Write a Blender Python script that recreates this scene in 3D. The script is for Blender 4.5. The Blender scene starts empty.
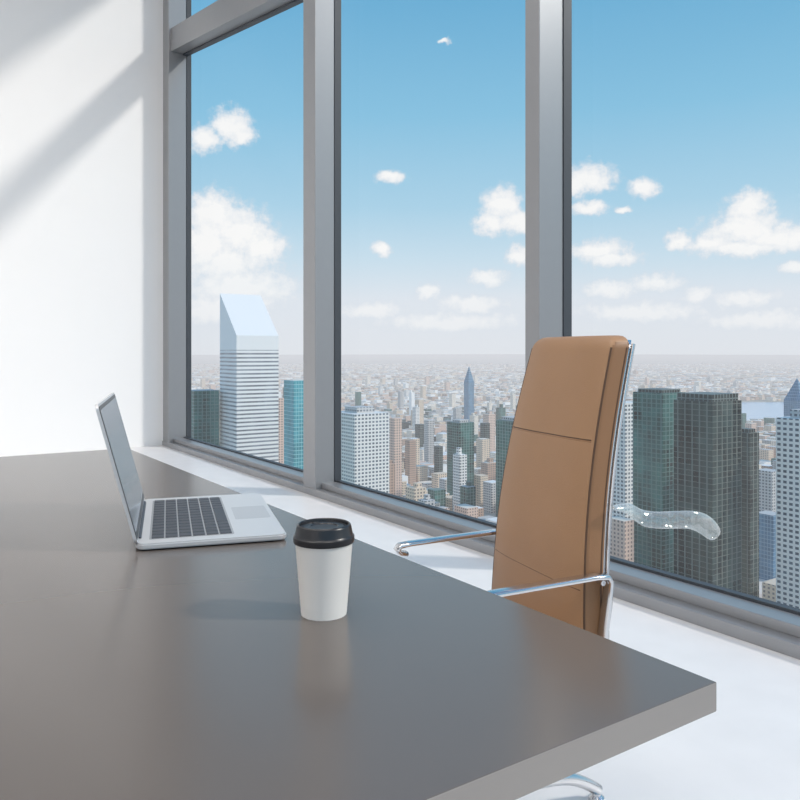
import bpy, bmesh, math, random
from mathutils import Vector, Matrix
random.seed(7)
YAW = math.radians(34.0)
EYE = 1.15
F = 763.0
HZ = 352.0
FW = (math.sin(YAW), math.cos(YAW)); RT = (math.cos(YAW), -math.sin(YAW))
scene = bpy.context.scene
scene.view_settings.view_transform = 'Standard'
scene.view_settings.look = 'None'

def srgb(r, g, b):
    def c(v):
        v /= 255.0
        return v/12.92 if v <= 0.04045 else ((v+0.055)/1.055)**2.4
    return (c(r), c(g), c(b), 1.0)

# ---------------------------------------------------------------- materials
def new_mat(name):
    m = bpy.data.materials.new(name); m.use_nodes = True
    return m, m.node_tree, m.node_tree.nodes['Principled BSDF']

def simple(name, col, rough=0.5, metal=0.0, noise=0.0, nscale=20.0, bump=0.0, bscale=200.0, coat=0.0, spec=0.5, coatr=0.1):
    m, nt, b = new_mat(name)
    b.inputs['Base Color'].default_value = col
    b.inputs['Roughness'].default_value = rough
    b.inputs['Metallic'].default_value = metal
    b.inputs['Specular IOR Level'].default_value = spec
    b.inputs['Coat Weight'].default_value = coat
    b.inputs['Coat Roughness'].default_value = coatr
    tc = nt.nodes.new('ShaderNodeTexCoord')
    n = nt.nodes.new('ShaderNodeTexNoise'); n.inputs['Scale'].default_value = nscale; n.inputs['Detail'].default_value = 4
    nt.links.new(tc.outputs['Object'], n.inputs['Vector'])
    mx = nt.nodes.new('ShaderNodeMix'); mx.data_type = 'RGBA'
    mx.inputs[6].default_value = tuple(c*(1-noise) for c in col[:3])+(1,)
    mx.inputs[7].default_value = tuple(min(1, c*(1+noise)) for c in col[:3])+(1,)
    nt.links.new(n.outputs['Fac'], mx.inputs[0]); nt.links.new(mx.outputs[2], b.inputs['Base Color'])
    if bump > 0:
        n2 = nt.nodes.new('ShaderNodeTexNoise'); n2.inputs['Scale'].default_value = bscale; n2.inputs['Detail'].default_value = 6
        nt.links.new(tc.outputs['Object'], n2.inputs['Vector'])
        bp = nt.nodes.new('ShaderNodeBump'); bp.inputs['Strength'].default_value = bump; bp.inputs['Distance'].default_value = 0.002
        nt.links.new(n2.outputs['Fac'], bp.inputs['Height']); nt.links.new(bp.outputs['Normal'], b.inputs['Normal'])
    return m

M_wall = simple('white_plaster', srgb(240, 239, 239), 0.7, noise=0.01, nscale=1.5, bump=0.03)
M_ceil = simple('ceiling_white', srgb(235, 235, 236), 0.8)
M_floor = simple('white_resin_floor', srgb(224, 222, 222), 0.35, noise=0.07, nscale=5.0, bump=0.03, bscale=60)
M_alu = simple('brushed_aluminium', srgb(158, 158, 160), 0.36, metal=0.55, noise=0.02)
M_aludark = simple('window_gasket', srgb(64, 68, 74), 0.5)
M_table = simple('satin_grey_laminate', srgb(95, 88, 84), 0.20, noise=0.015, nscale=3, spec=0.62)
M_tedge = simple('table_edge', srgb(140, 134, 130), 0.35, noise=0.01)
M_leather = simple('tan_leather', srgb(160, 122, 89), 0.46, noise=0.08, nscale=7, bump=0.3, bscale=350)
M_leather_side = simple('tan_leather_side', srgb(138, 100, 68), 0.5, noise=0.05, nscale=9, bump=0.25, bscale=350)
M_pipe = simple('leather_piping', srgb(84, 58, 38), 0.5)
M_chrome = simple('polished_aluminium', srgb(218, 218, 220), 0.18, metal=1.0)
M_lap = simple('laptop_aluminium', srgb(208, 208, 210), 0.36, metal=0.5)
M_key = simple('black_keys', srgb(56, 60, 68), 0.5)
M_keywell = simple('key_well', srgb(156, 158, 162), 0.5, metal=0.3)
M_pad = simple('trackpad_grey', srgb(190, 191, 194), 0.4, metal=0.5)
M_screen = simple('laptop_display', srgb(120, 124, 130), 0.16, spec=0.8)
M_paper = simple('white_paper', srgb(240, 236, 231), 0.55, noise=0.01)
M_lid = simple('black_plastic_lid', srgb(34, 34, 38), 0.32)
M_black = simple('black_rubber', srgb(25, 25, 27), 0.6)

def glass_mat():
    m = bpy.data.materials.new('window_glass'); m.use_nodes = True
    nt = m.node_tree; nt.nodes.clear()
    o = nt.nodes.new('ShaderNodeOutputMaterial'); mx = nt.nodes.new('ShaderNodeMixShader')
    t = nt.nodes.new('ShaderNodeBsdfTransparent'); t.inputs[0].default_value = (0.985, 0.99, 0.99, 1)
    g = nt.nodes.new('ShaderNodeBsdfGlossy'); g.inputs['Roughness'].default_value = 0.02
    mx.inputs[0].default_value = 0.02
    nt.links.new(t.outputs[0], mx.inputs[1]); nt.links.new(g.outputs[0], mx.inputs[2]); nt.links.new(mx.outputs[0], o.inputs[0])
    return m
M_glass = glass_mat()
def acrylic_mat():
    m = bpy.data.materials.new('clear_acrylic'); m.use_nodes = True
    nt = m.node_tree; nt.nodes.clear()
    o = nt.nodes.new('ShaderNodeOutputMaterial'); mx = nt.nodes.new('ShaderNodeMixShader')
    t = nt.nodes.new('ShaderNodeBsdfTransparent'); t.inputs[0].default_value = (0.90, 0.92, 0.92, 1)
    g = nt.nodes.new('ShaderNodeBsdfPrincipled'); g.inputs['Roughness'].default_value = 0.05; g.inputs['Metallic'].default_value = 0.5
    g.inputs['Base Color'].default_value = srgb(235, 236, 234)
    tc = nt.nodes.new('ShaderNodeTexCoord'); wv = nt.nodes.new('ShaderNodeTexNoise'); wv.inputs['Scale'].default_value = 14
    nt.links.new(tc.outputs['Object'], wv.inputs['Vector'])
    bp = nt.nodes.new('ShaderNodeBump'); bp.inputs['Strength'].default_value = 0.6; bp.inputs['Distance'].default_value = 0.02
    nt.links.new(wv.outputs['Fac'], bp.inputs['Height']); nt.links.new(bp.outputs[0], g.inputs['Normal'])
    lw = nt.nodes.new('ShaderNodeLayerWeight'); lw.inputs['Blend'].default_value = 0.42; nt.links.new(bp.outputs[0], lw.inputs['Normal'])
    mr = nt.nodes.new('ShaderNodeMapRange'); mr.inputs[3].default_value = 0.12; mr.inputs[4].default_value = 0.95
    nt.links.new(lw.outputs['Facing'], mr.inputs[0]); nt.links.new(mr.outputs[0], mx.inputs[0])
    nt.links.new(t.outputs[0], mx.inputs[1]); nt.links.new(g.outputs[0], mx.inputs[2]); nt.links.new(mx.outputs[0], o.inputs[0])
    return m
M_acr = acrylic_mat()
def fill_mat():
    m, nt, b = new_mat('fill_diffuser')
    b.inputs['Emission Color'].default_value = (1, 0.985, 0.96, 1); b.inputs['Emission Strength'].default_value = 1.0  # glow for the added ceiling fill panels
    return m

# ---------------------------------------------------------------- mesh helpers
def link(o, parent=None):
    scene.collection.objects.link(o)
    if parent is not None: o.parent = parent
    return o

def from_bm(bm, name, mats, parent=None, smooth=False):
    me = bpy.data.meshes.new(name); bm.to_mesh(me); bm.free()
    for m in (mats if isinstance(mats, (list, tuple)) else [mats]): me.materials.append(m)
    if smooth:
        for p in me.polygons: p.use_smooth = True
    return link(bpy.data.objects.new(name, me), parent)

def add_box(bm, lo, hi, mi=0, bevel=0.0, seg=2):
    v = [bm.verts.new((x, y, z)) for z in (lo[2], hi[2]) for y in (lo[1], hi[1]) for x in (lo[0], hi[0])]
    fs = [bm.faces.new([v[i] for i in q]) for q in ((0,2,3,1),(4,5,7,6),(0,1,5,4),(2,6,7,3),(0,4,6,2),(1,3,7,5))]
    for f in fs: f.material_index = mi
    if bevel > 0:
        es = list({e for f in fs for e in f.edges})
        bmesh.ops.bevel(bm, geom=es, offset=bevel, segments=seg, affect='EDGES', profile=0.5)
    return fs

def box(name, lo, hi, mat, bevel=0.0, parent=None, seg=2):
    bm = bmesh.new(); add_box(bm, lo, hi, 0, bevel, seg)
    return from_bm(bm, name, mat, parent)

def empty(name, loc, rz=0.0):
    e = bpy.data.objects.new(name, None); e.empty_display_size = 0.1
    e.location = loc; e.rotation_euler = (0, 0, rz); return link(e)

def tube(name, pts, r, mat, parent=None, res=4, cyclic=False, spline='NURBS', sx=1.0):
    cu = bpy.data.curves.new(name, 'CURVE'); cu.dimensions = '3D'; cu.resolution_u = 10
    cu.bevel_depth = r; cu.bevel_resolution = res; cu.use_fill_caps = True
    s = cu.splines.new('NURBS' if spline == 'NURBS' else 'POLY'); s.points.add(len(pts)-1)
    for p, q in zip(s.points, pts): p.co = (q[0], q[1], q[2], 1)
    if spline == 'NURBS': s.order_u = 3; s.use_endpoint_u = not cyclic
    s.use_cyclic_u = cyclic
    cu.materials.append(mat)
    return link(bpy.data.objects.new(name, cu), parent)

def lathe(name, prof, mat, parent=None, seg=64, loc=(0, 0, 0)):
    bm = bmesh.new(); rings = []
    for r, z in prof:
        if r < 1e-6: rings.append([bm.verts.new((loc[0], loc[1], loc[2]+z))])
        else: rings.append([bm.verts.new((loc[0]+r*math.cos(2*math.pi*i/seg), loc[1]+r*math.sin(2*math.pi*i/seg), loc[2]+z)) for i in range(seg)])
    for a, b in zip(rings, rings[1:]):
        for i in range(seg):
            j = (i+1) % seg
            if len(a) == 1 and len(b) == 1: continue
            if len(a) == 1: bm.faces.new((a[0], b[j], b[i]))
            elif len(b) == 1: bm.faces.new((a[i], a[j], b[0]))
            else: bm.faces.new((a[i], a[j], b[j], b[i]))
    bmesh.ops.recalc_face_normals(bm, faces=bm.faces)
    o = from_bm(bm, name, mat, parent, smooth=True)
    md = o.modifiers.new('es', 'EDGE_SPLIT'); md.split_angle = math.radians(40)
    return o

# ---------------------------------------------------------------- room shell
XW, XG, YW, H = 2.84, 3.045, 9.44, 6.3
box('floor', (-5, -4, -0.3), (3.15, YW+0.2, 0.0), M_floor)
box('ceiling', (-5, -4, H), (3.15, YW+0.2, H+0.2), M_ceil)
box('wall_far', (-5, YW, 0.0), (3.15, YW+0.2, H), M_wall)
box('wall_left', (-5.2, -4, 0.0), (-5, YW+0.2, H), M_wall)

def mullion(name, y0, y1, xe=0.0):
    bm = bmesh.new()
    add_box(bm, (XW, y0, 0.0), (XG-0.03+xe, y1, H), 0, 0.004)
    add_box(bm, (XG-0.03+xe, y0-0.006, 0.0), (XG+0.03+xe, y1+(0.006 if xe == 0 else 0), H), 1)
    return from_bm(bm, name, [M_alu, M_aludark])
mullion('trim_1', 9.22, YW, 0.045)
mullion('trim_2', 5.42, 5.63)
mullion('trim_3', 2.905, 3.013)
mullion('trim_4', -2.42, -2.30)
def sill(name, y0, y1):
    bm = bmesh.new()
    add_box(bm, (XW-0.01, y0, 0.0), (XG+0.05, y1, 0.055), 0, 0.004)
    add_box(bm, (XW+0.06, y0, 0.055), (XG-0.02, y1, 0.10), 0, 0.004)
    add_box(bm, (XG-0.02, y0, 0.055), (XG+0.02, y1, 0.112), 1)
    return from_bm(bm, name, [M_alu, M_aludark])
sill('trim_5', -4, YW)
def brace(name, ya, za, yb, zb, hgt):
    bm = bmesh.new()
    for x0, x1, mi, g in ((XW+0.03, XG-0.03, 0, 0), (XG-0.03, XG+0.03, 1, 0.02)):
        v = []
        for x in (x0, x1):
            for (y, z) in ((ya, za-g), (yb, zb-g), (yb, zb+hgt+g), (ya, za+hgt+g)): v.append(bm.verts.new((x, y, z)))
        for q in ((0,1,2,3),(7,6,5,4),(0,4,5,1),(1,5,6,2),(2,6,7,3),(3,7,4,0)):
            f = bm.faces.new([v[i] for i in q]); f.material_index = mi
    bmesh.ops.recalc_face_normals(bm, faces=bm.faces)
    return from_bm(bm, name, [M_alu, M_aludark])
brace('trim_6', 9.24, 4.80, 5.60, 4.19, 0.28)
for i, (a, b) in enumerate(((-2.30, 2.905), (3.013, 5.42), (5.63, 9.22))):
    bm = bmesh.new()
    vs = [bm.verts.new(p) for p in ((XG, a, 0.1), (XG, b, 0.1), (XG, b, H), (XG, a, H))]
    bm.faces.new(vs); from_bm(bm, 'window_%d' % (i+1), M_glass)

lm = fill_mat()
for i, (x, y) in enumerate(((-2.6, -1.5), (-2.6, 1.5), (-2.6, 4.5), (0.6, -1.5), (0.6, 1.5), (0.6, 4.5))):  # unseen ceiling panels with area lights, added to brighten the interior
    e = empty('added_ceiling_fill', (x, y, H))
    box('fill_housing', (-0.82, -0.82, -0.06), (0.82, 0.82, 0.0), M_alu, 0.004, e)
    box('fill_panel', (-0.78, -0.78, -0.065), (0.78, 0.78, -0.06), lm, 0, e)
    L = bpy.data.lights.new('fill_light', 'AREA'); L.shape = 'SQUARE'; L.size = 1.5; L.energy = 46; L.color = (1, 0.94, 0.87)
    lo = link(bpy.data.objects.new('fill_light', L), e); lo.location = (0, 0, -0.08)

# ---------------------------------------------------------------- table
TT = 0.75
tb = empty('conference_table', (0, 0, 0))
bm = bmesh.new()
fs = add_box(bm, (-1.1, 0.552, TT-0.036), (0.836, 3.265, TT), 0, 0.0015, 2)
bm.normal_update()
for f in bm.faces:
    if abs(f.normal.z) < 0.5: f.material_index = 1
from_bm(bm, 'top', [M_table, M_tedge], tb)
for k, y in enumerate((1.15, 2.75)):
    bm = bmesh.new()
    add_box(bm, (-0.85, y-0.04, 0.0), (-0.77, y+0.04, TT-0.036), 0, 0.004)
    add_box(bm, (0.28, y-0.04, 0.0), (0.36, y+0.04, TT-0.036), 0, 0.004)
    add_box(bm, (-0.77, y-0.03, TT-0.10), (0.28, y+0.03, TT-0.037), 0, 0.004)
    from_bm(bm, 'leg_frame_%d' % (k+1), M_alu, tb)

# ---------------------------------------------------------------- laptop
W, D = 0.495, 0.305
lp = empty('laptop', (0.632, 1.752, TT), math.radians(-17))
def rrect_slab(name, x0, x1, y0, y1, z0, z1, r, mat, parent, bev=0.0015):
    bm = bmesh.new(); pts = []
    for cx, cy, a0 in ((x1-r, y1-r, 0), (x0+r, y1-r, 90), (x0+r, y0+r, 180), (x1-r, y0+r, 270)):
        for i in range(7):
            a = math.radians(a0+i*15); pts.append((cx+r*math.cos(a), cy+r*math.sin(a)))
    f = bm.faces.new([bm.verts.new((x, y, z0)) for x, y in pts])
    ex = bmesh.ops.extrude_face_region(bm, geom=[f])
    bmesh.ops.translate(bm, verts=[v for v in ex['geom'] if isinstance(v, bmesh.types.BMVert)], vec=(0, 0, z1-z0))
    bmesh.ops.recalc_face_normals(bm, faces=bm.faces)
    if bev:
        es = [e for e in bm.edges if abs(e.verts[0].co.z-e.verts[1].co.z) < 1e-6]
        bmesh.ops.bevel(bm, geom=es, offset=bev, segments=2, affect='EDGES')
    return from_bm(bm, name, mat, parent)
rrect_slab('base', -D/2, D/2, -W/2, W/2, 0.003, 0.015, 0.020, M_lap, lp, 0.003)
rrect_slab('key_well', -D/2+0.026, 0.045, -W/2+0.035, W/2-0.035, 0.0145, 0.0154, 0.004, M_keywell, lp, 0)
bm = bmesh.new()
rows, cols = 6, 14
kx0, kx1, ky0, ky1 = -D/2+0.029, 0.042, -W/2+0.038, W/2-0.038
for r in range(rows):
    xa = kx0+(kx1-kx0)*r/rows; xb = kx0+(kx1-kx0)*(r+1)/rows
    c = 0
    while c < cols:
        span = 5 if (r == rows-1 and c == 4) else 1
        ya = ky0+(ky1-ky0)*c/cols; yb = ky0+(ky1-ky0)*(c+span)/cols
        add_box(bm, (xa+0.0016, ya+0.0020, 0.0150), (xb-0.0016, yb-0.0020, 0.0172), 0, 0.0008, 1)
        c += span
from_bm(bm, 'keys', M_key, lp)
rrect_slab('trackpad', 0.060, D/2-0.012, -0.070, 0.070, 0.0145, 0.0153, 0.006, M_pad, lp, 0)
for k, (x, y) in enumerate(((-0.12, -0.22), (-0.12, 0.22), (0.12, -0.22), (0.12, 0.22))):
    lathe('foot_%d' % (k+1), [(0, 0), (0.008, 0), (0.008, 0.004), (0, 0.004)], M_black, lp, 16, (x, y, 0))
scr = empty('screen_hinge', (-D/2+0.006, 0, 0.012)); scr.parent = lp
scr.rotation_euler = (0, math.radians(-15), 0)
def rr_panel(x0, x1, z0, z1, y0, y1, r, name, mat):
    bm = bmesh.new(); pts = []
    for cz, cy, a0 in ((z1-r, y1-r, 0), (z0+r, y1-r, 90), (z0+r, y0+r, 180), (z1-r, y0+r, 270)):
        for i in range(7):
            a = math.radians(a0+i*15); pts.append((cz+r*math.cos(a), cy+r*math.sin(a)))
    f = bm.faces.new([bm.verts.new((x0, y, z)) for z, y in pts])
    ex = bmesh.ops.extrude_face_region(bm, geom=[f])
    bmesh.ops.translate(bm, verts=[v for v in ex['geom'] if isinstance(v, bmesh.types.BMVert)], vec=(x1-x0, 0, 0))
    bmesh.ops.recalc_face_normals(bm, faces=bm.faces)
    return from_bm(bm, name, mat, scr)
rr_panel(-0.006, 0.0, 0.004, 0.294, -W/2, W/2, 0.012, 'lid', M_lap)
rr_panel(0.0, 0.0008, 0.010, 0.289, -W/2+0.004, W/2-0.004, 0.009, 'bezel', M_lid)
rr_panel(0.0008, 0.0012, 0.024, 0.281, -W/2+0.013, W/2-0.013, 0.003, 'display', M_screen)
tube('hinge_bar', [(0, -W/2+0.05, 0.002), (0, W/2-0.05, 0.002)], 0.005, M_key, scr, spline='POLY')

# ---------------------------------------------------------------- coffee cup
cup = empty('takeaway_coffee_cup', (0.557, 1.034, TT))
lathe('paper_body', [(0, 0.004), (0.0325, 0.004), (0.0330, 0.0), (0.0345, 0.0), (0.0350, 0.003), (0.0440, 0.114), (0.0452, 0.1165), (0.0440, 0.1185), (0.042, 0.117), (0.033, 0.008)], M_paper, cup)
lathe('lid', [(0.0430, 0.110), (0.0462, 0.110), (0.0468, 0.113), (0.0466, 0.119), (0.0448, 0.121), (0.0440, 0.1225), (0.0418, 0.134), (0.0408, 0.1365), (0.0392, 0.1375), (0.0378, 0.1365), (0.0370, 0.1325), (0, 0.1320)], M_lid, cup)
lathe('lid_ridge', [(0.020, 0.1318), (0.0215, 0.1335), (0.030, 0.1335), (0.0315, 0.1318)], M_lid, cup)
bm = bmesh.new(); add_box(bm, (-0.006, 0.024, 0.1318), (0.006, 0.030, 0.1345), 0, 0.001, 2)
from_bm(bm, 'sip_hole', M_black, cup)

# ---------------------------------------------------------------- office chair
ch = empty('office_chair', (1.098, 1.370, 0), math.radians(-12))
def back_x(z):
    u = (z-0.45)/0.75
    return 0.182+0.112*u-0.030*math.sin(math.pi*min(max(u, 0), 1))
def back_w(z):
    u = (z-0.45)/0.75
    return 0.211-0.045*u
def slab_back(name, z0, z1, off0, off1, shrink, mats, n=44, r=0.012, crown=0.0, rtop=0.022):
    bm = bmesh.new(); rings = []
    for i in range(n+1):
        q = i/n; q = 1-(1-q)**1.6
        z = z0+(z1-z0)*q
        e = 0.0
        dt = (z1-z)/rtop
        if dt < 1: e = 1-math.sqrt(max(0, 1-(1-dt)**2))
        w = back_w(z)-shrink-rtop*e; x0 = back_x(z)+off0+0.016*e; x1 = back_x(z)+off1-0.010*e
        ring = []
        cx = ((x1-r*0.6, w-r*0.6, 0, r*0.6), (x0+r, w-r, 90, r), (x0+r, -w+r, 180, r), (x1-r*0.6, -w+r*0.6, 270, r*0.6))
        for ci, (a, b, a0, rr) in enumerate(cx):
            for k in range(6):
                t = math.radians(a0+k*18); ring.append((a+rr*math.cos(t), b+rr*math.sin(t), z))
            if ci == 1:
                for k in range(1, 12):
                    s_ = k/12; y = (w-r)*(1-2*s_)
                    ring.append((x0-crown*(1-(2*s_-1)**4), y, z))
        rings.append([bm.verts.new(p) for p in ring])
    m = len(rings[0])
    for a, b in zip(rings, rings[1:]):
        for i in range(m):
            j = (i+1) % m; bm.faces.new((a[i], a[j], b[j], b[i]))
    bm.faces.new(rings[-1]); bm.faces.new(list(reversed(rings[0])))
    bmesh.ops.recalc_face_normals(bm, faces=bm.faces)
    bm.normal_update()
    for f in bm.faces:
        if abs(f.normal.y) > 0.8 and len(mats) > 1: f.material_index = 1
    o = from_bm(bm, name, mats, ch, smooth=True)
    md = o.modifiers.new('es', 'EDGE_SPLIT'); md.split_angle = math.radians(50)
    return o
slab_back('back_cushion', 0.47, 1.188, 0.0, 0.054, 0.0, [M_leather, M_leather_side], r=0.014, crown=0.010, rtop=0.030)
slab_back('back_shell', 0.45, 1.178, 0.052, 0.062, 0.006, [M_chrome], r=0.006)
def edge_path(side, off, ins=0.0, z0=0.47, z1=1.160, n=20):
    return [(back_x(z0+(z1-z0)*i/n)+off, side*(back_w(z0+(z1-z0)*i/n)-ins), z0+(z1-z0)*i/n) for i in range(n+1)]
for s, nm in ((1, 'a'), (-1, 'b')):
    tube('piping_front_'+nm, edge_path(s, 0.0045, 0.0045), 0.0024, M_pipe, ch)
    tube('piping_rear_'+nm, edge_path(s, 0.044, 0.001), 0.0024, M_pipe, ch)
    tube('frame_rail_'+nm, edge_path(s, 0.062, 0.002, 0.42, 1.168), 0.0045, M_chrome, ch)
for k, z in enumerate((0.955, 0.951, 0.635)):
    w = back_w(z)-0.014
    pts = []
    for q in range(13):
        s_ = q/12; pts.append((back_x(z)-0.0096*(1-(2*s_-1)**4)+0.0003, w*(1-2*s_), z))
    tube('seam_%d' % (k+1), pts, 0.0015 if k == 0 else 0.0010, M_pipe if k != 1 else M_leather_side, ch)
bm = bmesh.new(); add_box(bm, (-0.27, -0.225, 0.41), (0.230, 0.225, 0.47), 0, 0.022, 4)
from_bm(bm, 'seat', M_leather, ch, smooth=True)
bm = bmesh.new(); add_box(bm, (-0.25, -0.20, 0.39), (0.24, 0.20, 0.412), 0, 0.006, 2)
from_bm(bm, 'seat_pan', M_chrome, ch)
def flatbar(name, path, wd, th):
    bm = bmesh.new(); rings = []
    n = len(path)
    for i, p in enumerate(path):
        a = Vector(path[max(0, i-1)]); b = Vector(path[min(n-1, i+1)]); t = (b-a).normalized()
        side = Vector((0, 1, 0)); up = t.cross(side).normalized(); ring = []
        for k in range(16):
            an = 2*math.pi*k/16; c, s = math.cos(an), math.sin(an)
            c = math.copysign(abs(c)**0.6, c); s = math.copysign(abs(s)**0.6, s)
            ring.append(bm.verts.new(Vector(p)+side*c*wd/2+up*s*th/2))
        rings.append(ring)
    for a, b in zip(rings, rings[1:]):
        for i in range(16):
            j = (i+1) % 16; bm.faces.new((a[i], a[j], b[j], b[i]))
    bm.faces.new(rings[0]); bm.faces.new(rings[-1])
    bmesh.ops.recalc_face_normals(bm, faces=bm.faces)
    return from_bm(bm, name, M_chrome, ch, smooth=True)
for s, nm in ((1, 'a'), (-1, 'b')):
    y = s*0.218
    xs = back_x(0.66)+0.036
    pth = [(-0.05, y, 0.640), (-0.068, y, 0.643), (-0.076, y, 0.652), (-0.068, y, 0.661), (-0.04, y, 0.664), (0.05, y, 0.667), (0.15, y, 0.670), (xs-0.02, y, 0.672), (xs+0.006, y, 0.669), (xs+0.014, y, 0.657), (xs+0.010, y, 0.62), (xs-0.006, y, 0.52), (xs-0.01, y, 0.43), (xs-0.03, y, 0.402), (0.1, y, 0.398)]
    flatbar('armrest_'+nm, pth, 0.030, 0.012)
    tube('arm_bracket_'+nm, [(xs, y, 0.655), (xs, s*0.18, 0.655)], 0.006, M_chrome, ch, spline='POLY')
lathe('gas_column', [(0, 0.06), (0.028, 0.06), (0.028, 0.22), (0.018, 0.225), (0.018, 0.40), (0, 0.40)], M_chrome, ch, 32)
for k in range(5):
    a = math.radians(8+72*k); c, s = math.cos(a), math.sin(a)
    tube('base_leg_%d' % (k+1), [(0.02*c, 0.02*s, 0.10), (0.14*c, 0.14*s, 0.105), (0.27*c, 0.27*s, 0.098), (0.36*c, 0.36*s, 0.070), (0.42*c, 0.42*s, 0.026)], 0.015, M_chrome, ch)
    lathe('glide_%d' % (k+1), [(0, 0), (0.020, 0), (0.020, 0.010), (0.012, 0.016), (0.012, 0.03), (0, 0.03)], M_chrome, ch, 24, (0.415*c, 0.415*s, 0))
bpy.context.view_layer.update()
inv = ch.matrix_world.inverted()
def ac(px, py, dep):
    l = (px-400)/F*dep; z = EYE-(py-HZ)/F*dep
    return Vector((FW[0]*dep+RT[0]*l, FW[1]*dep+RT[1]*l, z))
top = [(612, 505), (622, 504), (631, 502), (640, 510), (655, 512), (675, 511), (692, 510), (706, 513), (716, 521), (723, 533)]
bot = [(612, 510), (621, 511), (630, 516), (641, 527), (656, 529), (674, 529), (688, 528), (698, 532), (706, 538), (713, 542)]
bm = bmesh.new(); rings = []
for i, (a, b) in enumerate(zip(top, bot)):
    dep = 1.655+0.010*i
    A = inv @ ac(a[0], a[1], dep); B = inv @ ac(b[0], b[1], dep-0.012)
    mid = (A+B)/2; half = (A-B)/2
    view = (inv.to_3x3() @ Vector((FW[0], FW[1], 0))).normalized()
    ring = []
    for k in range(20):
        an = 2*math.pi*k/20
        ring.append(bm.verts.new(mid+half*math.cos(an)+view*0.008*math.sin(an)))
    rings.append(ring)
for a, b in zip(rings, rings[1:]):
    for i in range(20):
        j = (i+1) % 20; bm.faces.new((a[i], a[j], b[j], b[i]))
bm.faces.new(rings[0]); bm.faces.new(rings[-1])
bmesh.ops.recalc_face_normals(bm, faces=bm.faces)
o = from_bm(bm, 'acrylic_handle', M_acr, ch, smooth=True)
md = o.modifiers.new('sub', 'SUBSURF'); md.levels = 2; md.render_levels = 2

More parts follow.
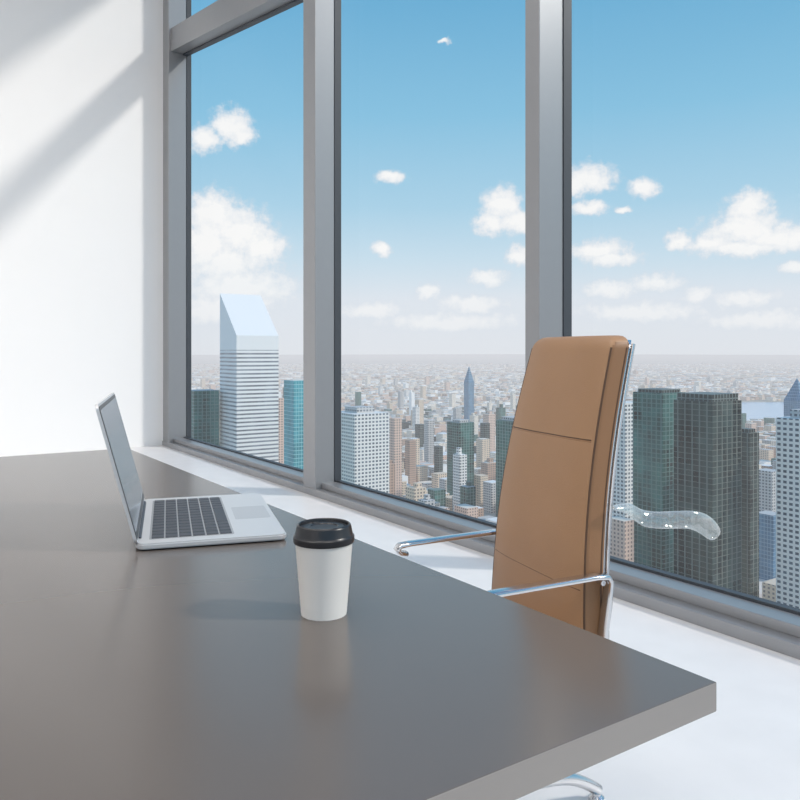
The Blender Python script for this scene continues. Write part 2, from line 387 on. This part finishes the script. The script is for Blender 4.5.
# ---------------------------------------------------------------- city
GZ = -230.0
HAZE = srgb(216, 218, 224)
def city_mat(name, wall, glass, pu=3.5, pv=3.6, fu=0.6, fv=0.55, rough=0.6, grough=0.15, gmetal=0.0, var=0.15, haze=8500.0):
    m = bpy.data.materials.new(name); m.use_nodes = True
    nt = m.node_tree; N = nt.nodes; Lk = nt.links
    b = N['Principled BSDF']; out = N['Material Output']
    uv = N.new('ShaderNodeUVMap'); uv.uv_map = 'metres'
    sp = N.new('ShaderNodeSeparateXYZ'); Lk.new(uv.outputs[0], sp.inputs[0])
    def mth(op, a, bb=None):
        n = N.new('ShaderNodeMath'); n.operation = op
        for i, v in enumerate((a, bb)):
            if v is None: continue
            if isinstance(v, (int, float)): n.inputs[i].default_value = v
            else: Lk.new(v, n.inputs[i])
        return n.outputs[0]
    u = mth('FRACT', mth('DIVIDE', sp.outputs[0], pu)); v = mth('FRACT', mth('DIVIDE', sp.outputs[1], pv))
    wu = mth('LESS_THAN', u, fu); wv = mth('LESS_THAN', v, fv); w = mth('MULTIPLY', wu, wv)
    geo = N.new('ShaderNodeNewGeometry'); sn = N.new('ShaderNodeSeparateXYZ'); Lk.new(geo.outputs['Normal'], sn.inputs[0])
    side = mth('LESS_THAN', sn.outputs[2], 0.4); w = mth('MULTIPLY', w, side)
    wn = N.new('ShaderNodeTexWhiteNoise'); wn.noise_dimensions = '2D'
    cb = N.new('ShaderNodeCombineXYZ')
    Lk.new(mth('FLOOR', mth('DIVIDE', sp.outputs[0], pu*2)), cb.inputs[0]); Lk.new(mth('FLOOR', mth('DIVIDE', sp.outputs[1], pv)), cb.inputs[1])
    Lk.new(cb.outputs[0], wn.inputs['Vector'])
    # broad irregular patches like reflections of neighbouring blocks in curtain glass
    mp = N.new('ShaderNodeMapping'); mp.inputs['Scale'].default_value = (0.07, 0.07, 0.022); Lk.new(geo.outputs['Position'], mp.inputs[0])
    ns = N.new('ShaderNodeTexNoise'); ns.inputs['Scale'].default_value = 1.0; ns.inputs['Detail'].default_value = 5
    Lk.new(mp.outputs[0], ns.inputs['Vector'])
    mrn = N.new('ShaderNodeMapRange'); mrn.inputs[1].default_value = 0.38; mrn.inputs[2].default_value = 0.66; Lk.new(ns.outputs['Fac'], mrn.inputs[0])
    vv = mth('ADD', mth('MULTIPLY', wn.outputs['Value'], 0.35), mth('MULTIPLY', mrn.outputs[0], 0.65))
    g2 = N.new('ShaderNodeMix'); g2.data_type = 'RGBA'
    g2.inputs[6].default_value = tuple(c*max(0.1, 1-var*2) for c in glass[:3])+(1,); g2.inputs[7].default_value = tuple(min(1, c*(1+var*4)+var*0.08) for c in glass[:3])+(1,)
    Lk.new(vv, g2.inputs[0])
    mx = N.new('ShaderNodeMix'); mx.data_type = 'RGBA'; mx.inputs[6].default_value = wall
    Lk.new(w, mx.inputs[0]); Lk.new(g2.outputs[2], mx.inputs[7]); Lk.new(mx.outputs[2], b.inputs['Base Color'])
    rr = N.new('ShaderNodeMix'); rr.data_type = 'FLOAT'; rr.inputs[2].default_value = rough; rr.inputs[3].default_value = grough
    Lk.new(w, rr.inputs[0]); Lk.new(rr.outputs[0], b.inputs['Roughness'])
    Lk.new(mth('MULTIPLY', w, gmetal), b.inputs['Metallic'])
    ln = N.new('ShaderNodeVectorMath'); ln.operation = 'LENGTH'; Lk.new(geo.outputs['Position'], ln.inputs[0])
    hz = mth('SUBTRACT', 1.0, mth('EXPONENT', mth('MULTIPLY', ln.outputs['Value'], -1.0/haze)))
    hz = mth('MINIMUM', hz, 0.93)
    em = N.new('ShaderNodeEmission'); em.inputs[0].default_value = HAZE; em.inputs[1].default_value = 1.0  # airlight painted into the facades: haze-coloured glow growing with distance
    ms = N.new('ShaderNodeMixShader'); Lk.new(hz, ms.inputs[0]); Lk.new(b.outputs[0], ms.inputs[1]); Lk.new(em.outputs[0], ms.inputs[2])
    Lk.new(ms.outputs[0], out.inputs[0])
    m.cycles.emission_sampling = 'NONE'
    return m
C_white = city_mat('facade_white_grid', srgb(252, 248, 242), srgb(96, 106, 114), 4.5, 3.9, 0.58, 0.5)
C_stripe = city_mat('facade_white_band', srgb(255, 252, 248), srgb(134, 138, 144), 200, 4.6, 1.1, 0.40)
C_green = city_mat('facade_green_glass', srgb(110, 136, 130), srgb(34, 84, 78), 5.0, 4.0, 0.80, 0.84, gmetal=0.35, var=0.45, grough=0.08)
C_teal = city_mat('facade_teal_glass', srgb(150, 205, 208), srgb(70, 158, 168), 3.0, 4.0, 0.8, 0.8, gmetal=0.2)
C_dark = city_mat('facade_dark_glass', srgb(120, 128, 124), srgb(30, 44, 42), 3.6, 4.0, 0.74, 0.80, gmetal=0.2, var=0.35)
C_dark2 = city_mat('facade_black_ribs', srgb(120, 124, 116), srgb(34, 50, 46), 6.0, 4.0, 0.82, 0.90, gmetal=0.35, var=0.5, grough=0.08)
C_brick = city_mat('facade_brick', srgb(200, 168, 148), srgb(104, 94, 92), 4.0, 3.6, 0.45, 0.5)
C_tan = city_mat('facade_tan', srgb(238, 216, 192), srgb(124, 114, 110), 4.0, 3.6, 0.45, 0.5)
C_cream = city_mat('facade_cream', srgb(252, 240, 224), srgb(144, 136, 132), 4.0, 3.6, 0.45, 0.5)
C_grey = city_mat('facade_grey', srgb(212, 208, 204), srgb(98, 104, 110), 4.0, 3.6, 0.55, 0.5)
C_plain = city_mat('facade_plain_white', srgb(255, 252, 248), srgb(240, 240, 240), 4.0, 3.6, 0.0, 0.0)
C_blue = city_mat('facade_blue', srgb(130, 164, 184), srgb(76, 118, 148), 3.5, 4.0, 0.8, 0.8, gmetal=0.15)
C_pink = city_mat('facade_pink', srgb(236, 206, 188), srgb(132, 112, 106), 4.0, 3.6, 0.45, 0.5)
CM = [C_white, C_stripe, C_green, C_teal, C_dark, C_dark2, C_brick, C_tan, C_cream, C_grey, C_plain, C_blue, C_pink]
(IW, IS, IG, IT, ID, ID2, IB, ITN, IC, IGR, IP, IBL, IPK) = range(13)

class CB:
    def __init__(s): s.v = []; s.f = []; s.uv = []; s.m = []
    def quad(s, ps, uvs, mi):
        k = len(s.v); s.v += ps; s.f.append(tuple(range(k, k+len(ps)))); s.uv += uvs; s.m.append(mi)
    def box(s, cx, cy, hx, hy, z0, z1, mi, rot=0.0, ztops=None, roofm=None):
        c, sn = math.cos(rot), math.sin(rot)
        cor = [(-hx, -hy), (hx, -hy), (hx, hy), (-hx, hy)]
        P = [(cx+x*c-y*sn, cy+x*sn+y*c) for x, y in cor]
        zt = ztops or [z1]*4; acc = 0
        for i in range(4):
            j = (i+1) % 4; L = math.dist(P[i], P[j])
            s.quad([(P[i][0], P[i][1], z0), (P[j][0], P[j][1], z0), (P[j][0], P[j][1], zt[j]), (P[i][0], P[i][1], zt[i])],
                   [(acc, z0+1000), (acc+L, z0+1000), (acc+L, zt[j]+1000), (acc, zt[i]+1000)], mi)
            acc += math.ceil(L)
        s.quad([(P[i][0], P[i][1], zt[i]) for i in range(4)], [(0, 0)]*4, mi if roofm is None else roofm)
    def build(s, name):
        me = bpy.data.meshes.new(name); me.from_pydata(s.v, [], s.f)
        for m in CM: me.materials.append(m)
        ul = me.uv_layers.new(name='metres')
        ul.data.foreach_set('uv', [c for q in s.uv for c in q]); me.polygons.foreach_set('material_index', s.m)
        me.update(); return link(bpy.data.objects.new(name, me))

def bear(px, dist):
    l = (px-400)/F*dist
    return FW[0]*dist+RT[0]*l, FW[1]*dist+RT[1]*l
HERO = []
def tower(name, pl, pr, pt, dist, mi, ratio=1.0, crown=None, rot=None, roofm=None):
    cx, cy = bear((pl+pr)/2, dist)
    wpx = (pr-pl)/F*dist
    rot = rot or 0.0
    a = math.atan2(cx, cy)
    ax = abs(math.cos(a+rot)); ay = abs(math.sin(a+rot))
    wx = wpx/(ax+ay*ratio); wy = wx*ratio
    top = EYE+(HZ-pt)/F*dist
    c = CB(); c.box(cx, cy, wx/2, wy/2, GZ, top, mi, rot, roofm=roofm)
    if crown:
        for (sx, sy, h, m2) in crown: c.box(cx, cy, wx/2*sx, wy/2*sy, top, top+h, m2, rot)
    HERO.append((cx, cy, max(wx, wy)*0.8))
    o = c.build(name); return cx, cy, wx, wy, top

cx, cy = bear(249, 900)
wx = 58/F*900/1.32
c = CB()
def zt(p): return EYE+(HZ-p)/F*900
c.box(cx, cy, wx/2, wx/2, GZ, zt(350), IS)
h = wx/2
lowz, hiz = zt(336), zt(293)
c.box(cx, cy, h, h, zt(350), 0, IP, ztops=[lowz, lowz, hiz, hiz])
HERO.append((cx, cy, 70)); c.build('slanted_roof_skyscraper')
tower('green_glass_office_tower', 186, 219, 390, 900, IG, 1.0, roofm=IGR)
tower('teal_glass_office_tower', 284, 314, 380, 800, IT, 1.0, roofm=IC)
tower('brown_office_tower', 276, 285, 398, 1100, IPK)
tower('white_grid_office_tower', 330, 389, 412, 850, IW, 1.2, crown=[(0.5, 0.5, 6, IGR)])
tower('pink_apartment_tower', 389, 402, 418, 1050, IPK)
tower('green_glass_slab_tower', 447, 474, 422, 1150, IG, 1.0, crown=[(0.6, 0.6, 4, IGR)])
tower('green_glass_slab_tower', 496, 534, 420, 950, IG, 1.0, crown=[(0.7, 0.7, 4, IGR)])
tower('tan_apartment_tower', 474, 488, 475, 1150, ITN)
tower('brick_apartment_tower', 405, 416, 440, 1250, IB)
tower('grey_office_tower', 424, 434, 420, 1500, IGR)
tower('dark_glass_tower', 415, 425, 424, 1700, ID)
tower('dark_glass_tower', 434, 443, 446, 1300, ID)
tower('white_office_tower', 606, 641, 402, 760, IW, 1.0)
tower('green_glass_twin_tower', 634, 684, 392, 690, IG, 1.0, crown=[(0.8, 0.8, 3, ID)])
tower('dark_glass_skyscraper', 676, 739, 400, 560, ID2, 0.9, crown=[(0.90, 0.90, 5, ID)])
tower('black_office_tower', 736, 758, 432, 660, ID2, 1.0, crown=[(0.7, 0.7, 3, ID)])
tower('grey_slab_tower', 757, 780, 470, 900, IGR)
tower('blue_low_tower', 757, 782, 513, 780, IBL, roofm=IGR)
tower('pale_apartment_tower', 779, 830, 418, 560, IW, 1.2, crown=[(0.5, 0.5, 6, IGR)])
tower('tan_low_block', 764, 798, 583, 640, ITN)
def spire(name, px, pt, pb, wpx, dist, mi):
    x, y = bear(px, dist); w = wpx/F*dist/1.38/2
    zb = EYE+(HZ-pb)/F*dist; zp = EYE+(HZ-pt)/F*dist
    c = CB(); c.box(x, y, w, w, GZ, zb, mi)
    cor = [(x-w, y-w, zb), (x+w, y-w, zb), (x+w, y+w, zb), (x-w, y+w, zb)]
    for i in range(4): c.quad([cor[i], cor[(i+1) % 4], (x, y, zp)], [(0, 0), (w*2, 0), (w, 30)], mi)
    HERO.append((x, y, w*2)); c.build(name)
spire('pointed_blue_skyscraper', 469, 366, 382, 10, 2300, IBL)
spire('domed_blue_skyscraper', 797, 378, 400, 24, 1500, IBL)

mass = CB()
def ok(x, y, r):
    for (a, b, c2) in HERO:
        if abs(x-a) < c2+r and abs(y-b) < c2+r: return False
    return True
pal = [IW, IC, IC, ITN, ITN, IGR, IB, IPK, IC, IC, IP, ITN, IP, IPK]
pal2 = pal+[ID, IG, IGR, IB, ID]
rc = random.Random(11)
def zone(d0, d1, step, hlo, hhi, ptall, tall, pl_, dens=0.9):
    n = int(d1*1.4/step)
    for i in range(-n, n):
        for j in range(-2, n):
            x, y = i*step, j*step
            dep = x*FW[0]+y*FW[1]
            if dep < d0 or dep > d1: continue
            lat = x*RT[0]+y*RT[1]
            if not (-0.42*dep < lat < 0.68*dep): continue
            if rc.random() > dens: continue
            if i % 5 == 0 or j % 7 == 0: continue
            t = lat/dep
            if 0.44 < t < 0.64 and 2400 < dep < 3600: continue
            if not ok(x, y, step*0.45): continue
            hx = step*rc.uniform(0.26, 0.45); hy = step*rc.uniform(0.26, 0.45)
            hh = rc.uniform(hlo, hhi)
            p = rc.random()
            pt_ = ptall*(0.35 if 0.44 < t < 0.64 else 1)
            if p < pt_: hh = rc.uniform(*tall); hx *= 0.75; hy *= 0.75
            mi = rc.choice(pl_)
            mass.box(x+rc.uniform(-3, 3), y+rc.uniform(-3, 3), hx, hy, GZ, GZ+hh, mi, roofm=rc.choice((IC, IGR, IP, mi)))
            if hh > 40 and rc.random() < 0.6:
                mass.box(x, y, hx*0.4, hy*0.4, GZ+hh, GZ+hh+rc.uniform(4, 10), mi)
zone(450, 1500, 28, 12, 44, 0.15, (50, 100), pal2, 0.95)
zone(1500, 2900, 30, 10, 32, 0.06, (40, 100), pal2, 0.95)
zone(2900, 5500, 42, 7, 22, 0.025, (28, 70), pal, 0.92)
zone(5500, 14000, 85, 7, 20, 0.01, (25, 50), pal, 0.85)
mass.build('city_blocks')

def ground():
    m = bpy.data.materials.new('city_ground'); m.use_nodes = True
    nt = m.node_tree; N = nt.nodes; Lk = nt.links; b = N['Principled BSDF']; out = N['Material Output']
    b.inputs['Roughness'].default_value = 0.9
    geo = N.new('ShaderNodeNewGeometry')
    vo = N.new('ShaderNodeTexVoronoi'); vo.inputs['Scale'].default_value = 0.012
    n2 = N.new('ShaderNodeTexNoise'); n2.inputs['Scale'].default_value = 0.0006; n2.inputs['Detail'].default_value = 8
    Lk.new(geo.outputs['Position'], vo.inputs['Vector']); Lk.new(geo.outputs['Position'], n2.inputs['Vector'])
    cr = N.new('ShaderNodeValToRGB'); e = cr.color_ramp.elements
    e[0].position = 0.0; e[0].color = srgb(160, 148, 138); e[1].position = 1.0; e[1].color = srgb(248, 238, 226)
    for p, cc in ((0.3, srgb(190, 180, 164)), (0.5, srgb(226, 208, 194)), (0.7, srgb(206, 190, 178))):
        k = e.new(p); k.color = cc
    sx = N.new('ShaderNodeSeparateColor'); Lk.new(vo.outputs['Color'], sx.inputs[0]); Lk.new(sx.outputs[0], cr.inputs[0])
    gr = N.new('ShaderNodeMix'); gr.data_type = 'RGBA'; gr.inputs[7].default_value = srgb(140, 148, 134)
    mr = N.new('ShaderNodeMapRange'); mr.inputs[1].default_value = 0.50; mr.inputs[2].default_value = 0.60; mr.inputs[4].default_value = 0.6
    Lk.new(n2.outputs['Fac'], mr.inputs[0]); Lk.new(mr.outputs[0], gr.inputs[0]); Lk.new(cr.outputs[0], gr.inputs[6]); Lk.new(gr.outputs[2], b.inputs['Base Color'])
    ln = N.new('ShaderNodeVectorMath'); ln.operation = 'LENGTH'; Lk.new(geo.outputs['Position'], ln.inputs[0])
    def mth(op, a, bb):
        n = N.new('ShaderNodeMath'); n.operation = op
        for i, v in enumerate((a, bb)):
            if isinstance(v, (int, float)): n.inputs[i].default_value = v
            elif v is not None: Lk.new(v, n.inputs[i])
        return n.outputs[0]
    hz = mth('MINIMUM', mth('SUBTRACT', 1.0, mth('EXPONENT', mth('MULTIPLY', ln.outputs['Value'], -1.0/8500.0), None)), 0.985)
    em = N.new('ShaderNodeEmission'); em.inputs[0].default_value = HAZE  # distance haze painted into the ground material as emission
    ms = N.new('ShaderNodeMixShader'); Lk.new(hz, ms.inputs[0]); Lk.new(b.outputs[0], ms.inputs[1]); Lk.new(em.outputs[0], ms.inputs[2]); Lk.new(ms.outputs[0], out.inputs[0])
    m.cycles.emission_sampling = 'NONE'
    return m
S = 60000
bm = bmesh.new(); bm.faces.new([bm.verts.new(p) for p in ((-S, -S, GZ), (S, -S, GZ), (S, S, GZ), (-S, S, GZ))])
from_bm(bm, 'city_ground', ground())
bm = bmesh.new()
pts = [bear(*q) for q in ((735, 2450), (880, 2400), (900, 3500), (740, 3500))]
bm.faces.new([bm.verts.new((x, y, GZ+0.5)) for x, y in pts]); bmesh.ops.recalc_face_normals(bm, faces=bm.faces)
from_bm(bm, 'river', simple('river_water', srgb(205, 214, 226), 0.2))

# ---------------------------------------------------------------- sky
wd = bpy.data.worlds.new('sky'); scene.world = wd; wd.use_nodes = True
nt = wd.node_tree; N = nt.nodes; Lk = nt.links; N.clear()
out = N.new('ShaderNodeOutputWorld'); bg = N.new('ShaderNodeBackground'); Lk.new(bg.outputs[0], out.inputs[0])
tc = N.new('ShaderNodeTexCoord'); sp = N.new('ShaderNodeSeparateXYZ')
nrm = N.new('ShaderNodeVectorMath'); nrm.operation = 'NORMALIZE'; Lk.new(tc.outputs['Generated'], nrm.inputs[0]); Lk.new(nrm.outputs[0], sp.inputs[0])
def mt(op, *a, clamp=False):
    n = N.new('ShaderNodeMath'); n.operation = op; n.use_clamp = clamp
    for i, v in enumerate(a):
        if isinstance(v, (int, float)): n.inputs[i].default_value = v
        else: Lk.new(v, n.inputs[i])
    return n.outputs[0]
az = mt('ARCTAN2', sp.outputs[0], sp.outputs[1]); el = mt('ARCSINE', sp.outputs[2])
co = N.new('ShaderNodeCombineXYZ'); Lk.new(az, co.inputs[0]); Lk.new(el, co.inputs[1])
def noise(scale, detail, vec, rough=0.55):
    n = N.new('ShaderNodeTexNoise'); n.inputs['Scale'].default_value = scale; n.inputs['Detail'].default_value = detail
    n.inputs['Roughness'].default_value = rough; Lk.new(vec, n.inputs['Vector']); return n
w1 = noise(38, 5, co.outputs[0])
wsub = N.new('ShaderNodeVectorMath'); wsub.operation = 'SUBTRACT'; Lk.new(w1.outputs['Color'], wsub.inputs[0]); wsub.inputs[1].default_value = (0.5, 0.5, 0.5)
wm = N.new('ShaderNodeVectorMath'); wm.operation = 'MULTIPLY_ADD'; Lk.new(wsub.outputs[0], wm.inputs[0]); wm.inputs[1].default_value = (0.026, 0.022, 0)
Lk.new(co.outputs[0], wm.inputs[2])
blobs = [(205,138,19,15),(232,126,23,19),(240,135,19,12),
 (212,215,34,28),(240,232,38,28),(262,248,30,20),(225,262,54,24),(205,245,38,38),(240,288,74,24),(215,310,60,18),
 (390,178,18,7),(445,40,8,2),(382,249,11,8),
 (503,206,23,20),(520,222,28,15),(492,224,20,12),(520,256,17,12),(488,278,24,9),(428,292,13,10),(472,304,42,10),(370,310,40,10),
 (590,178,31,17),(575,184,18,15),(642,188,17,11),(588,208,20,8),(622,210,11,4),(600,250,33,12),(612,258,33,10),
 (748,208,26,20),(744,228,48,18),(770,238,40,17),(712,244,28,11),(746,248,56,10),(796,240,24,14),
 (678,240,14,10),(655,283,34,11),(697,294,20,11),(610,290,34,10),(745,298,42,10),(795,268,16,8),
 (640,312,80,12),(450,322,90,12),(760,320,80,12),
 (850,200,40,20),(900,260,50,20),(980,180,60,30),(20,200,60,30),(-80,260,80,30),(60,90,40,18)]
d = None
for (px, py, rx, ry) in blobs:
    A = math.atan((px-400)/F)+YAW; E = math.atan((HZ-py)/math.hypot(F, px-400))
    cs = math.cos(math.atan((px-400)/F))
    sx_, sy_ = 1/(rx/F*cs*cs), 1/(ry/F*cs)
    n = N.new('ShaderNodeVectorMath'); n.operation = 'MULTIPLY_ADD'; Lk.new(wm.outputs[0], n.inputs[0])
    n.inputs[1].default_value = (sx_, sy_, 0); n.inputs[2].default_value = (-A*sx_, -E*sy_, 0)
    l = N.new('ShaderNodeVectorMath'); l.operation = 'LENGTH'; Lk.new(n.outputs[0], l.inputs[0])
    d = l.outputs['Value'] if d is None else mt('SMOOTH_MIN', d, l.outputs['Value'], 0.25)
w2 = noise(75, 6, co.outputs[0], 0.6)
den = mt('ADD', mt('SUBTRACT', 1.2, d), mt('MULTIPLY', mt('SUBTRACT', w2.outputs['Fac'], 0.5), 1.2))
mr = N.new('ShaderNodeMapRange'); mr.interpolation_type = 'SMOOTHSTEP'; mr.inputs[1].default_value = 0.0; mr.inputs[2].default_value = 0.65; mr.inputs[4].default_value = 0.96
Lk.new(den, mr.inputs[0])
cr = N.new('ShaderNodeValToRGB'); cr.color_ramp.interpolation = 'LINEAR'
Lk.new(mt('DIVIDE', el, 1.5, clamp=True), cr.inputs[0])
stops = [(0.0, (226, 230, 236)), (0.045, (224, 231, 239)), (0.08, (202, 224, 238)), (0.125, (172, 211, 233)), (0.20, (138, 195, 226)), (0.29, (110, 176, 215)), (0.5, (84, 150, 204)), (1.0, (60, 120, 185))]
e = cr.color_ramp.elements
e[0].position, e[0].color = 0.0, srgb(*stops[0][1]); e[1].position, e[1].color = 1.0, srgb(*stops[-1][1])
for p, c_ in stops[1:-1]:
    k = e.new(p); k.color = srgb(*c_)
cl = N.new('ShaderNodeMix'); cl.data_type = 'RGBA'; cl.inputs[6].default_value = srgb(216, 224, 234); cl.inputs[7].default_value = srgb(252, 251, 250)
m3 = N.new('ShaderNodeMapRange'); m3.inputs[1].default_value = 0.15; m3.inputs[2].default_value = 0.9; Lk.new(den, m3.inputs[0]); Lk.new(m3.outputs[0], cl.inputs[0])
fd = N.new('ShaderNodeMapRange'); fd.inputs[1].default_value = 0.0; fd.inputs[2].default_value = 0.13; fd.inputs[3].default_value = 0.3; fd.inputs[4].default_value = 1.0
Lk.new(el, fd.inputs[0])
fin = N.new('ShaderNodeMix'); fin.data_type = 'RGBA'
Lk.new(mt('MULTIPLY', mr.outputs[0], fd.outputs[0]), fin.inputs[0]); Lk.new(cr.outputs[0], fin.inputs[6]); Lk.new(cl.outputs[2], fin.inputs[7])
Lk.new(fin.outputs[2], bg.inputs[0]); bg.inputs[1].default_value = 1.0

# ---------------------------------------------------------------- sun
sl = bpy.data.lights.new('sun', 'SUN'); sl.energy = 2.3; sl.angle = math.radians(5.5); sl.color = (1, 0.94, 0.86)
so = link(bpy.data.objects.new('sun', sl)); so.location = (10, -8, 12)
so.rotation_euler = Vector((-0.75, 0.66, -0.75)).to_track_quat('-Z', 'Y').to_euler()

# ---------------------------------------------------------------- camera
cam = bpy.data.cameras.new('camera'); cam.sensor_width = 36; cam.lens = 36*F/800
cam.shift_y = -(400-HZ)/800; cam.clip_start = 0.02; cam.clip_end = 120000
co_ = link(bpy.data.objects.new('camera', cam)); co_.location = (0, 0, EYE); co_.rotation_euler = (math.radians(90), 0, -YAW)
scene.camera = co_
